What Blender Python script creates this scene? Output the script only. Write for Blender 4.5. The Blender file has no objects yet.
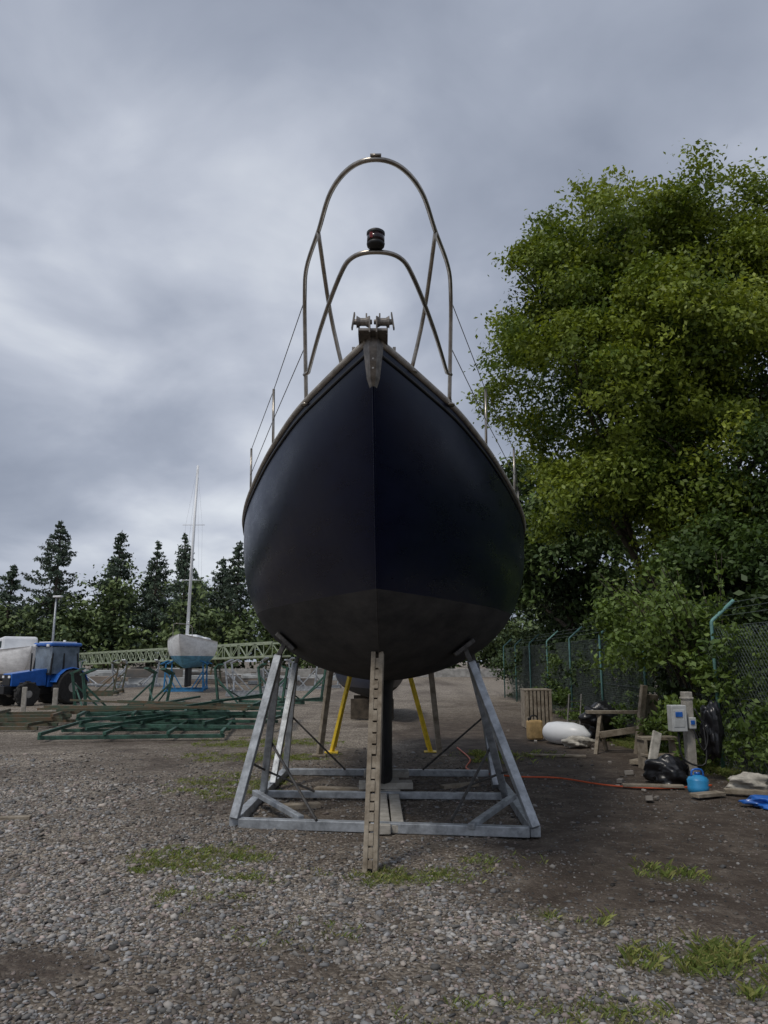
import bpy, math, numpy as np
from mathutils import Vector, Matrix
rng=np.random.default_rng(11)
scene=bpy.context.scene
R=math.radians
# ---------------------------------------------------------------- mesh utils
def obj(name,verts,faces,mat=None,parent=None,smooth=False,bevel=0,col=None):
    me=bpy.data.meshes.new(name)
    me.from_pydata([tuple(map(float,v)) for v in verts],[],[tuple(map(int,f)) for f in faces])
    me.update()
    o=bpy.data.objects.new(name,me); scene.collection.objects.link(o)
    if mat: me.materials.append(mat)
    if smooth: me.polygons.foreach_set('use_smooth',[True]*len(me.polygons))
    if bevel:
        m=o.modifiers.new('bev','BEVEL'); m.width=bevel; m.segments=2; m.limit_method='ANGLE'
    if parent: par(o,parent)
    return o
def par(o,p):
    o.parent=p; o.matrix_parent_inverse=Matrix.Translation(p.location).inverted()
def empty(name,loc=(0,0,0)):
    e=bpy.data.objects.new(name,None); e.location=loc; e.empty_display_size=.3
    scene.collection.objects.link(e); return e
def fast(name,co,nper,mat,col=None,idx=None,smooth=False):
    me=bpy.data.meshes.new(name)
    co=np.asarray(co,dtype=np.float32).reshape(-1,3)
    if idx is None: idx=np.arange(len(co),dtype=np.int32)
    idx=np.asarray(idx,dtype=np.int32).ravel()
    nf=len(idx)//nper
    me.vertices.add(len(co)); me.vertices.foreach_set('co',co.ravel())
    me.loops.add(len(idx)); me.loops.foreach_set('vertex_index',idx)
    me.polygons.add(nf); me.polygons.foreach_set('loop_start',np.arange(nf,dtype=np.int32)*nper)
    me.update(calc_edges=True); me.validate()
    if smooth: me.polygons.foreach_set('use_smooth',np.ones(len(me.polygons),dtype=bool))
    if col is not None:
        a=me.attributes.new('Col','FLOAT_COLOR','POINT')
        c=np.ones((len(co),4),dtype=np.float32); c[:,:3]=col
        a.data.foreach_set('color',c.ravel())
    me.materials.append(mat)
    o=bpy.data.objects.new(name,me); scene.collection.objects.link(o); return o
def join(parts):
    V=[];F=[];n=0
    for v,f in parts:
        V+=list(v); F+=[tuple(i+n for i in q) for q in f]; n+=len(v)
    return V,F
def beam(p0,p1,w,h,up=(0,0,1)):
    p0=Vector(p0);p1=Vector(p1);d=(p1-p0).normalized();u=Vector(up)
    if abs(d.dot(u))>.97: u=Vector((0,1,0))
    s=d.cross(u).normalized();u=s.cross(d).normalized()
    V=[]
    for p in (p0,p1):
        for a,b in ((-1,-1),(1,-1),(1,1),(-1,1)): V.append(p+s*a*w/2+u*b*h/2)
    return V,[(0,1,2,3)[::-1],(4,5,6,7),(0,1,5,4),(1,2,6,5),(2,3,7,6),(3,0,4,7)]
def box(c,s,rz=0,rx=0,ry=0):
    M=Matrix.Rotation(rz,3,'Z')@Matrix.Rotation(ry,3,'Y')@Matrix.Rotation(rx,3,'X')
    c=Vector(c);V=[c+M@Vector((x*s[0]/2,y*s[1]/2,z*s[2]/2)) for z in(-1,1) for x,y in((-1,-1),(1,-1),(1,1),(-1,1))]
    return V,[(3,2,1,0),(4,5,6,7),(0,1,5,4),(1,2,6,5),(2,3,7,6),(3,0,4,7)]
def tube(pts,r,n=8,sm=0):
    pts=[Vector(p) for p in pts]
    if sm:
        P=[]
        for i in range(len(pts)-1):
            a=pts[max(i-1,0)];b=pts[i];c=pts[i+1];d=pts[min(i+2,len(pts)-1)]
            for k in range(sm):
                t=k/sm
                P.append(.5*((2*b)+(c-a)*t+(2*a-5*b+4*c-d)*t*t+(3*b-a-3*c+d)*t**3))
        P.append(pts[-1]);pts=P
    rs=r if hasattr(r,'__len__') else [r]*len(pts)
    if len(rs)!=len(pts): rs=np.interp(np.linspace(0,1,len(pts)),np.linspace(0,1,len(rs)),rs)
    V=[];F=[];u=None
    for i,p in enumerate(pts):
        d=(pts[min(i+1,len(pts)-1)]-pts[max(i-1,0)]).normalized()
        if u is None:
            u=d.orthogonal().normalized()
        else:
            u=(u-d*u.dot(d)).normalized()
        s=d.cross(u)
        for k in range(n):
            a=2*math.pi*k/n;V.append(p+(u*math.cos(a)+s*math.sin(a))*float(rs[i]))
    for i in range(len(pts)-1):
        for k in range(n):
            k2=(k+1)%n;F.append((i*n+k,i*n+k2,(i+1)*n+k2,(i+1)*n+k))
    F.append(tuple(range(n))[::-1]);F.append(tuple((len(pts)-1)*n+k for k in range(n)))
    return V,F
def lathe(c,axis,prof,n=20):
    c=Vector(c);a=Vector(axis).normalized()
    return tube_raw([c+a*t for t,r in prof],[r for t,r in prof],a,n)
def tube_raw(pts,rs,d,n):
    u=d.orthogonal().normalized();s=d.cross(u);V=[];F=[]
    for p,r in zip(pts,rs):
        for k in range(n):
            a=2*math.pi*k/n;V.append(p+(u*math.cos(a)+s*math.sin(a))*r)
    for i in range(len(pts)-1):
        for k in range(n):
            k2=(k+1)%n;F.append((i*n+k,i*n+k2,(i+1)*n+k2,(i+1)*n+k))
    F.append(tuple(range(n))[::-1]);F.append(tuple((len(pts)-1)*n+k for k in range(n)))
    return V,F
def xf(part,loc,rz,s=1):
    M=Matrix.Rotation(rz,3,'Z');L=Vector(loc)
    return [L+M@(Vector(v)*s) for v in part[0]],part[1]
# ---------------------------------------------------------------- materials
def mat(name,c,rough=.6,metal=0,var=.25,scale=8,bump=0,c2=None,coat=0,spec=.5,bscale=None):
    m=bpy.data.materials.new(name);m.use_nodes=True;nt=m.node_tree;N=nt.nodes;L=nt.links
    b=N['Principled BSDF'];b.inputs['Roughness'].default_value=rough;b.inputs['Metallic'].default_value=metal
    b.inputs['Coat Weight'].default_value=coat;b.inputs['Specular IOR Level'].default_value=spec
    tc=N.new('ShaderNodeTexCoord');no=N.new('ShaderNodeTexNoise');no.inputs['Scale'].default_value=scale;no.inputs['Detail'].default_value=8
    no.inputs['Roughness'].default_value=.65
    L.new(tc.outputs['Object'],no.inputs['Vector'])
    rp=N.new('ShaderNodeValToRGB');rp.color_ramp.elements[0].position=.35;rp.color_ramp.elements[1].position=.65
    d=[x*(1-var) for x in c];e=[min(1,x*(1+var)) for x in c] if c2 is None else c2
    if c2 is not None:d=c
    rp.color_ramp.elements[0].color=(*d,1);rp.color_ramp.elements[1].color=(*e,1)
    L.new(no.outputs['Fac'],rp.inputs['Fac']);L.new(rp.outputs['Color'],b.inputs['Base Color'])
    if bump:
        bn=N.new('ShaderNodeBump');bn.inputs['Strength'].default_value=bump;bn.inputs['Distance'].default_value=.01
        n2=N.new('ShaderNodeTexNoise');n2.inputs['Scale'].default_value=bscale or scale*5;n2.inputs['Detail'].default_value=6
        L.new(tc.outputs['Object'],n2.inputs['Vector']);L.new(n2.outputs['Fac'],bn.inputs['Height']);L.new(bn.outputs['Normal'],b.inputs['Normal'])
    return m
def leafmat(name,trans=.35,rough=.5):
    m=bpy.data.materials.new(name);m.use_nodes=True;nt=m.node_tree;N=nt.nodes;L=nt.links
    b=N['Principled BSDF'];b.inputs['Roughness'].default_value=rough;b.inputs['Specular IOR Level'].default_value=.35
    a=N.new('ShaderNodeAttribute');a.attribute_name='Col';L.new(a.outputs['Color'],b.inputs['Base Color'])
    if trans<=0:return m
    t=N.new('ShaderNodeBsdfTranslucent')
    mx=N.new('ShaderNodeMixShader');mx.inputs[0].default_value=trans
    hs=N.new('ShaderNodeMix');hs.data_type='RGBA';hs.blend_type='MULTIPLY';hs.inputs[0].default_value=1;hs.inputs[7].default_value=(1.3,1.25,.6,1)
    L.new(a.outputs['Color'],hs.inputs[6]);L.new(hs.outputs[2],t.inputs['Color'])
    L.new(b.outputs[0],mx.inputs[1]);L.new(t.outputs[0],mx.inputs[2]);L.new(mx.outputs[0],N['Material Output'].inputs['Surface'])
    return m
M_galv=mat('galvanised',(.36,.38,.40),.45,.45,.35,9,.15)
M_rod=mat('dark_steel',(.09,.085,.08),.6,.5,.4,20)
M_ss=mat('stainless',(.33,.30,.26),.3,.95,.25,14)
M_toe=mat('toe_rail_metal',(.34,.31,.27),.55,.2,.3,15)
M_wood=mat('weathered_wood',(.17,.135,.095),.85,0,.4,9,.5,c2=(.36,.31,.24))
M_wood2=mat('grey_timber',(.27,.25,.21),.85,0,.4,9,.5,c2=(.45,.42,.37))
M_yel=mat('yellow_paint',(.75,.52,.03),.5,0,.2,10)
M_green=mat('green_paint',(.03,.085,.06),.6,0,.5,7,.1)
M_rust=mat('rusty_green',(.045,.09,.06),.7,0,.4,4,.1,c2=(.15,.09,.05))
M_white=mat('white_gelcoat',(.78,.79,.80),.35,0,.06,3)
M_black=mat('black_plastic',(.012,.012,.013),.5,0,.3,10)
M_tyre=mat('tyre_rubber',(.02,.019,.018),.85,0,.4,12,.3)
M_blue=mat('blue_paint',(.02,.12,.45),.35,0,.2,5,coat=.3)
M_ltblue=mat('light_blue_plastic',(.03,.25,.5),.4,0,.2,6)
M_glass=mat('window_glass',(.05,.07,.09),.08,0,.2,3)
M_red=mat('red_glass',(.16,.015,.012),.2,0,.2,6)
M_teal=mat('fence_green_paint',(.13,.27,.25),.6,0,.4,8)
M_wire=mat('fence_wire',(.16,.19,.18),.55,.4,.3,10)
M_bark=mat('bark',(.07,.055,.04),.9,0,.5,6,.8)
M_bag=mat('black_bin_bag',(.012,.012,.014),.3,0,.3,8,.6,bscale=14)
M_orange=mat('orange_cable',(.6,.10,.03),.5,0,.2,8)
M_sack=mat('white_sack',(.5,.47,.41),.8,0,.3,8,.5)
M_conc=mat('concrete',(.3,.29,.27),.9,0,.3,3,.3)
M_leaf=leafmat('leaf',.28);M_needle=leafmat('needles',0,.6);M_far=leafmat('far_leaf',0,.6);M_grass=leafmat('grass_blade',.3,.5)
def hullmat(name,top,bot,zw,rt=.3,spec=.45,coordbump=.25,chalk=0,tint=(1,1,1)):
    m=bpy.data.materials.new(name);m.use_nodes=True;nt=m.node_tree;N=nt.nodes;L=nt.links;b=N['Principled BSDF']
    tc=N.new('ShaderNodeTexCoord');sp=N.new('ShaderNodeSeparateXYZ');L.new(tc.outputs['Object'],sp.inputs[0])
    lt=N.new('ShaderNodeMath');lt.operation='LESS_THAN';lt.inputs[1].default_value=zw;L.new(sp.outputs['Z'],lt.inputs[0])
    no=N.new('ShaderNodeTexNoise');no.inputs['Scale'].default_value=3;no.inputs['Detail'].default_value=9;no.inputs['Roughness'].default_value=.7
    mp=N.new('ShaderNodeMapping');mp.inputs['Scale'].default_value=(1,.6,2.2);L.new(tc.outputs['Object'],mp.inputs[0]);L.new(mp.outputs[0],no.inputs['Vector'])
    r1=N.new('ShaderNodeValToRGB');r1.color_ramp.elements[0].position=.3;r1.color_ramp.elements[1].position=.75
    r1.color_ramp.elements[0].color=(*[x*.8 for x in top],1);r1.color_ramp.elements[1].color=(*[x*1.4+chalk for x in top],1)
    r2=N.new('ShaderNodeValToRGB');r2.color_ramp.elements[0].position=.35;r2.color_ramp.elements[1].position=.7
    r2.color_ramp.elements[0].color=(*[x*.6 for x in bot],1);r2.color_ramp.elements[1].color=(*[x*1.4 for x in bot],1)
    L.new(no.outputs['Fac'],r1.inputs[0]);L.new(no.outputs['Fac'],r2.inputs[0])
    mx=N.new('ShaderNodeMix');mx.data_type='RGBA';L.new(lt.outputs[0],mx.inputs[0]);L.new(r1.outputs[0],mx.inputs[6]);L.new(r2.outputs[0],mx.inputs[7])
    L.new(mx.outputs[2],b.inputs['Base Color'])
    mr=N.new('ShaderNodeMapRange');mr.inputs['To Min'].default_value=rt-.12;mr.inputs['To Max'].default_value=rt+.22;L.new(no.outputs['Fac'],mr.inputs[0])
    m2=N.new('ShaderNodeMix');L.new(lt.outputs[0],m2.inputs[0]);L.new(mr.outputs[0],m2.inputs[2]);m2.inputs[3].default_value=.8
    L.new(m2.outputs[0],b.inputs['Roughness'])
    b.inputs['Specular IOR Level'].default_value=spec
    b.inputs['Specular Tint'].default_value=(*tint,1)
    n2=N.new('ShaderNodeTexNoise');n2.inputs['Scale'].default_value=1.6;n2.inputs['Detail'].default_value=3;L.new(tc.outputs['Object'],n2.inputs['Vector'])
    bn=N.new('ShaderNodeBump');bn.inputs['Strength'].default_value=coordbump;bn.inputs['Distance'].default_value=.02;L.new(n2.outputs['Fac'],bn.inputs['Height']);L.new(bn.outputs[0],b.inputs['Normal'])
    return m
# ---------------------------------------------------------------- noise
def vn(x,y,s,seed=0):
    x=np.asarray(x)*s;y=np.asarray(y)*s
    xi=np.floor(x).astype(np.int64);yi=np.floor(y).astype(np.int64);fx=x-xi;fy=y-yi
    fx=fx*fx*(3-2*fx);fy=fy*fy*(3-2*fy)
    def h(a,b):
        n=(a*374761393+b*668265263+seed*1442695)&0xffffffff
        n=((n^(n>>13))*1274126177)&0xffffffff
        return ((n^(n>>16))&0xffff)/65535.
    return (h(xi,yi)*(1-fx)+h(xi+1,yi)*fx)*(1-fy)+(h(xi,yi+1)*(1-fx)+h(xi+1,yi+1)*fx)*fy
def gh(x,y):
    return (vn(x,y,.7,3)-.5)*.05+(vn(x,y,2.2,4)-.5)*.02
GP=[(-1.45,6.25,.62,.45,1.0),(-1.15,5.25,.45,.4,.35),(.25,5.75,.55,.35,.75),(1.6,4.3,.5,.3,.8),(2.1,3.85,.5,.4,.85),(.75,3.6,.6,.25,.45),(.1,3.5,.4,.2,.25),
    (2.05,5.9,.35,.3,.4),(2.6,4.3,.5,.5,.5),(-1.9,9.8,.8,1.2,.4),(-2.0,12.5,1.5,.7,.5),(-2.4,14.5,1.8,.8,.5),(1.9,12.5,.9,.9,.3),(-.85,5.8,.5,.3,.3),
    (.9,6.1,.35,.35,.3),(1.1,5.0,.4,.3,.22),(4.7,10.5,.5,2.5,.7),(4.6,14,.5,4,.8),(3.4,5,.8,1,.5),(-.5,4.6,.4,.3,.2)]
def grassm(x,y):
    g=np.zeros_like(x)
    n=vn(x,y,4,9)*.5+vn(x,y,11,10)*.35+vn(x,y,26,11)*.3
    for a,b,c,d,s in GP:
        q=1-((x-a)/c)**2-((y-b)/d)**2
        g=np.maximum(g,np.clip(q,0,1)*s)
    return np.clip(g*1.5+(n-.70)*1.9*(g>0),0,1)
def soilm(x,y):
    e=x-(.55-.08*(y-4))+ (vn(x,y,.9,21)-.5)*1.5+(vn(x,y,3,22)-.5)*.7
    s=np.clip(e/1.1,0,1)
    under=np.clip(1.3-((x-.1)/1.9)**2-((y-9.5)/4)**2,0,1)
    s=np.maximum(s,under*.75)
    far=np.clip((26-y)/8,0,1)
    p=np.clip(1.2-((x+1.75)/.5)**2-((y-4.1)/.3)**2,0,1)*.9
    b=np.clip((vn(x,y,.55,41)-.5)*3,0,.45)+np.clip((vn(x,y,1.9,42)-.6)*2,0,.35)
    return np.clip(np.maximum(np.maximum(s*far,p),b),0,1)
# ---------------------------------------------------------------- ground
def axis(segs):
    o=[]
    for a,b,s in segs:o+=list(np.arange(a,b,s))
    o.append(segs[-1][1]);return np.array(o)
gx=axis([(-400,-100,50),(-100,-20,8),(-20,-6,.5),(-6,6,.06),(6,20,.5),(20,100,8),(100,400,50)])
gy=axis([(-60,0,6),(0,2.5,.5),(2.5,13,.06),(13,30,.4),(30,100,6),(100,600,50)])
X,Y=np.meshgrid(gx,gy);Z=gh(X,Y)
co=np.stack([X,Y,Z],-1).reshape(-1,3)
nx=len(gx);ny=len(gy)
i,j=np.meshgrid(np.arange(nx-1),np.arange(ny-1));a=(j*nx+i).ravel()
idx=np.stack([a,a+1,a+1+nx,a+nx],-1)
GC=np.stack([soilm(X,Y).ravel(),grassm(X,Y).ravel(),np.zeros(X.size)],-1)
def groundmat():
    m=bpy.data.materials.new('gravel_ground');m.use_nodes=True;nt=m.node_tree;N=nt.nodes;L=nt.links;b=N['Principled BSDF']
    tc=N.new('ShaderNodeTexCoord');at=N.new('ShaderNodeAttribute');at.attribute_name='Col'
    sp=N.new('ShaderNodeSeparateColor');L.new(at.outputs['Color'],sp.inputs[0])
    def vor(s):
        v=N.new('ShaderNodeTexVoronoi');v.inputs['Scale'].default_value=s;L.new(tc.outputs['Object'],v.inputs['Vector']);return v
    def noise(s,d=8):
        v=N.new('ShaderNodeTexNoise');v.inputs['Scale'].default_value=s;v.inputs['Detail'].default_value=d;v.inputs['Roughness'].default_value=.7;L.new(tc.outputs['Object'],v.inputs['Vector']);return v
    def ramp(src,els):
        r=N.new('ShaderNodeValToRGB');L.new(src,r.inputs[0])
        while len(r.color_ramp.elements)<len(els):r.color_ramp.elements.new(.5)
        for e,(p,c) in zip(r.color_ramp.elements,els):e.position=p;e.color=(*c,1)
        return r.outputs[0]
    def mix(f,a,b2,bt='MIX'):
        x=N.new('ShaderNodeMix');x.data_type='RGBA';x.blend_type=bt
        if isinstance(f,float):x.inputs[0].default_value=f
        else:L.new(f,x.inputs[0])
        L.new(a,x.inputs[6]);L.new(b2,x.inputs[7]);return x.outputs[2]
    v1=vor(48)
    sc=N.new('ShaderNodeSeparateColor');L.new(v1.outputs['Color'],sc.inputs[0])
    st=ramp(sc.outputs[0],[(0,(.10,.085,.07)),(.4,(.24,.215,.185)),(.8,(.40,.37,.33)),(1,(.62,.59,.55))])
    n1=noise(.35,5);n2=noise(2.5,8)
    big=ramp(n1.outputs['Fac'],[(.3,(.76,.71,.65)),(.7,(1.08,1.05,1.0))])
    big2=ramp(n2.outputs['Fac'],[(.3,(.62,.59,.55)),(.7,(1.15,1.13,1.1))])
    gcol=mix(1.,mix(1.,st,big,'MULTIPLY'),big2,'MULTIPLY')
    soil=ramp(n2.outputs['Fac'],[(.3,(.044,.032,.024)),(.5,(.078,.059,.045)),(.72,(.15,.122,.097))])
    n3=noise(9,8)
    ma=N.new('ShaderNodeMath');ma.operation='MULTIPLY_ADD';L.new(n3.outputs['Fac'],ma.inputs[0]);ma.inputs[1].default_value=1.8;ma.inputs[2].default_value=-.9
    ad=N.new('ShaderNodeMath');ad.operation='ADD';ad.use_clamp=True;L.new(sp.outputs[0],ad.inputs[0]);L.new(ma.outputs[0],ad.inputs[1])
    col=mix(ad.outputs[0],gcol,soil)
    gr=ramp(n3.outputs['Fac'],[(.3,(.06,.065,.025)),(.6,(.11,.12,.04)),(.8,(.15,.13,.07))])
    mg=N.new('ShaderNodeMath');mg.operation='MULTIPLY';mg.inputs[1].default_value=.6;L.new(sp.outputs[1],mg.inputs[0])
    col=mix(mg.outputs[0],col,gr)
    L.new(col,b.inputs['Base Color']);b.inputs['Roughness'].default_value=.85;b.inputs['Specular IOR Level'].default_value=.3
    bn=N.new('ShaderNodeBump');bn.inputs['Strength'].default_value=.8;bn.inputs['Distance'].default_value=.015;bn.invert=True
    L.new(v1.outputs['Distance'],bn.inputs['Height'])
    bn2=N.new('ShaderNodeBump');bn2.inputs['Strength'].default_value=.6;bn2.inputs['Distance'].default_value=.04;L.new(n3.outputs['Fac'],bn2.inputs['Height']);L.new(bn.outputs[0],bn2.inputs['Normal'])
    L.new(bn2.outputs[0],b.inputs['Normal'])
    return m
fast('ground',co,4,groundmat(),GC,idx,True)
# ---------------------------------------------------------------- gravel stones
import bmesh
bm=bmesh.new();bmesh.ops.create_icosphere(bm,subdivisions=1,radius=1)
bv=np.array([v.co[:] for v in bm.verts]);bf=np.array([[v.index for v in f.verts] for f in bm.faces]);bm.free()
NS=160000
t=rng.random(NS)
D=3.0+ (13.5-3.0)*t**1.35
xx=(rng.random(NS)*2-1)*(D*.58+.25)
sm_=soilm(xx,D)+(vn(xx,D,6,31)-.5)*.6+(vn(xx,D,1.7,32)-.5)*.5
keep=rng.random(NS)>np.clip(sm_,0,1)*.90
keep&=rng.random(NS)>grassm(xx,D)*.5
keep&=rng.random(NS)>np.clip((D-8.5)/5.2,0,1)
D=D[keep];xx=xx[keep];n=len(D)
so=np.clip(soilm(xx,D),0,1)
vars_=[bv*(1+rng.normal(0,.24,(len(bv),1)))+rng.normal(0,.1,bv.shape) for _ in range(24)]
vi=rng.integers(0,24,n);base=np.stack(vars_)[vi]
s=np.clip(rng.lognormal(math.log(.0070),.50,n),.0032,.024)*(1+.035*(D-3))*(1-.2*so)
sc3=np.stack([s*rng.uniform(.9,1.6,n),s*rng.uniform(.8,1.2,n),s*rng.uniform(.4,.75,n)],-1)
ang=rng.random(n)*6.283;ca,sa=np.cos(ang),np.sin(ang)
b3=base*sc3[:,None,:]
tl=rng.normal(0,.35,n);ct,st_=np.cos(tl),np.sin(tl)
y2=b3[:,:,1]*ct[:,None]-b3[:,:,2]*st_[:,None];z2=b3[:,:,1]*st_[:,None]+b3[:,:,2]*ct[:,None]
x3=b3[:,:,0]*ca[:,None]-y2*sa[:,None];y3=b3[:,:,0]*sa[:,None]+y2*ca[:,None]
P=np.stack([x3+xx[:,None],y3+D[:,None],z2+(gh(xx,D)+s*.2)[:,None]],-1)
g=rng.beta(1.8,3.0,n)[:,None]*.54+.06
tint=np.array([[1,.93,.84],[1,.88,.76],[.98,.97,.96],[1.05,.87,.78],[1,.96,.90]])[rng.integers(0,5,n)]
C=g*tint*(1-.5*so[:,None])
fidx=(bf[None]+(np.arange(n)*len(bv))[:,None,None])
fast('gravel',P,3,leafmat('stone',0,.8),np.repeat(C,len(bv),0),fidx)
# ---------------------------------------------------------------- grass
pts_x=rng.uniform(-3.5,5.2,600000);pts_y=rng.uniform(3.1,18,600000)
gm=grassm(pts_x,pts_y);k=rng.random(600000)<gm*.7*np.clip(vn(pts_x,pts_y,16,77)*2.4-.85,0,1)
px_,py_=pts_x[k],pts_y[k]
px_=np.repeat(px_,4)+rng.normal(0,.018,len(px_)*4);py_=np.repeat(py_,4)+rng.normal(0,.018,len(py_)*4)
n=len(px_);L_=rng.uniform(.010,.042,n)*(1+.8*(px_>1.2));a=rng.random(n)*6.283;ln=rng.uniform(.2,1.4,n)
dx=np.cos(a)*ln*L_;dy=np.sin(a)*ln*L_;w=rng.uniform(.001,.0024,n)
z0=gh(px_,py_)-.003;wx=-np.sin(a)*w;wy=np.cos(a)*w
v=np.stack([np.stack([px_-wx,py_-wy,z0],-1),np.stack([px_+wx,py_+wy,z0],-1),
  np.stack([px_+wx*.8+dx*.4,py_+wy*.8+dy*.4,z0+L_*.65],-1),np.stack([px_+dx,py_+dy,z0+L_*.9],-1)],1)
gc=np.array([.17,.22,.06])*rng.uniform(.55,1.5,(n,1))+np.array([.14,.09,.05])*(rng.random((n,1))<.35)
fast('grass',v,4,M_grass,np.repeat(gc,4,0))
print('stones,grass',len(D),n)
# ---------------------------------------------------------------- foliage
def leaves(name,pos,out,size,cols,m,asp=.55,up=.5):
    n=len(pos)
    nr=rng.normal(0,1,(n,3))*.75+out*.6+np.array([0,0,up]);nr/=np.linalg.norm(nr,axis=1)[:,None]
    r=rng.normal(0,1,(n,3));a=np.cross(nr,r);a/=np.linalg.norm(a,axis=1)[:,None];b=np.cross(nr,a)
    s=(size*rng.uniform(.6,1.35,n))[:,None]
    v=np.stack([pos-a*s*.5,pos+b*s*asp*.5+nr*s*.08,pos+a*s*.5,pos-b*s*asp*.5+nr*s*.08],1)
    return fast(name,v,4,m,np.repeat(cols,4,0))
def crown(lobes,nsub,ncl,nlf,csz,c0,c1,sq=.6,inner=.15):
    P=[];O=[];C=[]
    for lb in lobes:
        c=np.array(lb[:3]);r=np.array(lb[3:6])
        k=max(4,int(nsub*(lb[6] if len(lb)>6 else 1)))
        d=rng.normal(0,1,(k,3));d[:,2]=d[:,2]*.8+.15;d/=np.linalg.norm(d,axis=1)[:,None]
        sc=c+d*r*rng.uniform(.55,.88,(k,1));sr=rng.uniform(.28,.5,(k,1))*r.mean()
        hue=rng.random((k,1))
        for q in range(k):
            e=rng.normal(0,1,(ncl,3))+d[q]*.7+np.array([0,0,.35]);e/=np.linalg.norm(e,axis=1)[:,None]
            cc=sc[q]+e*sr[q]*rng.uniform(.65,1.15,(ncl,1))*np.array([1,1,.85])
            h2=np.clip(hue[q]*.6+rng.random((ncl,1))*.5,0,1)
            off=rng.normal(0,1,(ncl,nlf,3))*csz*np.array([1,1,sq])*.55
            pp=(cc[:,None]+off).reshape(-1,3)
            P.append(pp);O.append(np.repeat(e,nlf,0))
            col=np.array(c0)*(1-h2)+np.array(c1)*h2
            C.append(np.repeat(col,nlf,0)*rng.uniform(.75,1.3,(ncl*nlf,1)))
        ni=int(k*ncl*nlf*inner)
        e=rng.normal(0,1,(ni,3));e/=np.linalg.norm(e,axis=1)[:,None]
        P.append(c+e*r*rng.uniform(.2,.8,(ni,1)));O.append(e);C.append(np.tile(np.array(c0)*.6,(ni,1)))  # inner leaves coloured darker: shade inside the crown put into colour
    return np.concatenate(P),np.concatenate(O),np.concatenate(C)
def tree(name,base,h,trunk_r,lobes,nsub,ncl,nlf,csz,lsz,c0,c1,sq=.6,m=None,inner=.15):
    e=empty(name,(base[0],base[1],0))
    B=Vector((base[0],base[1],-.1));parts=[]
    top=Vector((base[0]+.2,base[1],h*.8))
    parts.append(tube([B,B.lerp(top,.3)+Vector((.15,0,0)),B.lerp(top,.65)+Vector((-.1,.1,0)),top],[trunk_r*1.3,trunk_r,trunk_r*.6,trunk_r*.2],10,4))
    for lb in lobes:
        c=Vector(lb[:3]);s=B.lerp(top,max(.15,min(.8,(c.z-lb[5])/h*.9)))
        parts.append(tube([s,s.lerp(c,.5)+Vector((0,0,-.3)),c,c+Vector((0,0,lb[5]*.5))],[trunk_r*.4,trunk_r*.25,trunk_r*.14,trunk_r*.04],7,3))
        for q in range(4):
            dd=Vector(rng.normal(0,1,3)).normalized()
            tip=c+Vector((dd.x*lb[3],dd.y*lb[4],abs(dd.z)*lb[5]))*.8
            parts.append(tube([s.lerp(c,.6),c.lerp(tip,.5),tip],[trunk_r*.16,trunk_r*.08,.01],5,2))
    V,F=join(parts);obj('trunk_and_limbs',V,F,M_bark,e,True)
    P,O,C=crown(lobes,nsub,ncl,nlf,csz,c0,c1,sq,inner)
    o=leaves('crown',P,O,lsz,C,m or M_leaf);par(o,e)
    return e
G0=(.065,.115,.018);G1=(.27,.32,.045)
big=[(5.5,17,11.1,1.8,2.1,1.5),(7.3,17,11.3,1.9,2.1,1.5),(3.9,16.6,9.7,1.4,1.6,1.3,.8),(9.4,17.5,10.9,2.0,2.2,1.8),(4.3,15.8,7.1,2.0,2.0,1.6),(6.4,15.4,8.0,2.1,1.9,1.6),
     (8.5,15.8,7.4,2.1,2.0,1.8),(4.9,16.6,4.9,1.7,1.8,1.4,.8),(5.4,16.8,9.4,1.7,1.8,1.3,.8),(7.4,16.2,9.6,1.8,1.7,1.4),(10.8,16.5,8.6,2.3,2.3,2.2),(6.6,15.6,5.4,1.8,1.7,1.5)]
tree('broadleaf_tree',(7.0,17.8),12.5,.32,big,22,14,60,.34,.115,G0,G1,.55,None,.1)
t2=[(7.9,14.2,4.9,1.6,1.5,1.2),(9.8,13.5,5.4,1.9,1.9,1.7),(7.6,13.0,3.0,1.4,1.5,1.2),(6.4,14.5,3.0,1.0,1.4,1.1)]
tree('broadleaf_tree',(8.8,13.9),7,.2,t2,18,12,40,.28,.115,(.03,.058,.018),(.085,.135,.03))
t3=[(5.9,25,6.2,2.3,2.4,2.0),(5.4,24,3.8,1.9,2,1.6),(8.5,25,7.0,2.6,2.6,2.3),(5.2,29,4.6,2.0,2.0,1.9),(8.2,22,3.6,2.2,2.0,2.2),(12,22,4.4,2.6,2.4,3.2),(15.5,22,5,3,2.5,3.6)]
tree('broadleaf_tree',(7,25.5),9,.28,t3,18,13,32,.4,.2,(.035,.065,.018),(.10,.15,.035),.6,M_far)
lob=[]
for y in np.arange(7.5,34,1.7):
    lob.append((5.85+rng.uniform(-.1,.6),y,.9+rng.random()*.6,1.0,1.1,.95+rng.random()*.6))
    if y>10:lob.append((7.3+rng.random(),y,1.8+rng.random(),1.2,1.2,1.2))
P,O,C=crown(lob,12,10,22,.25,(.022,.04,.014),(.07,.11,.028))
leaves('undergrowth_hedge',P,O,.13,C,M_far)
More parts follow.
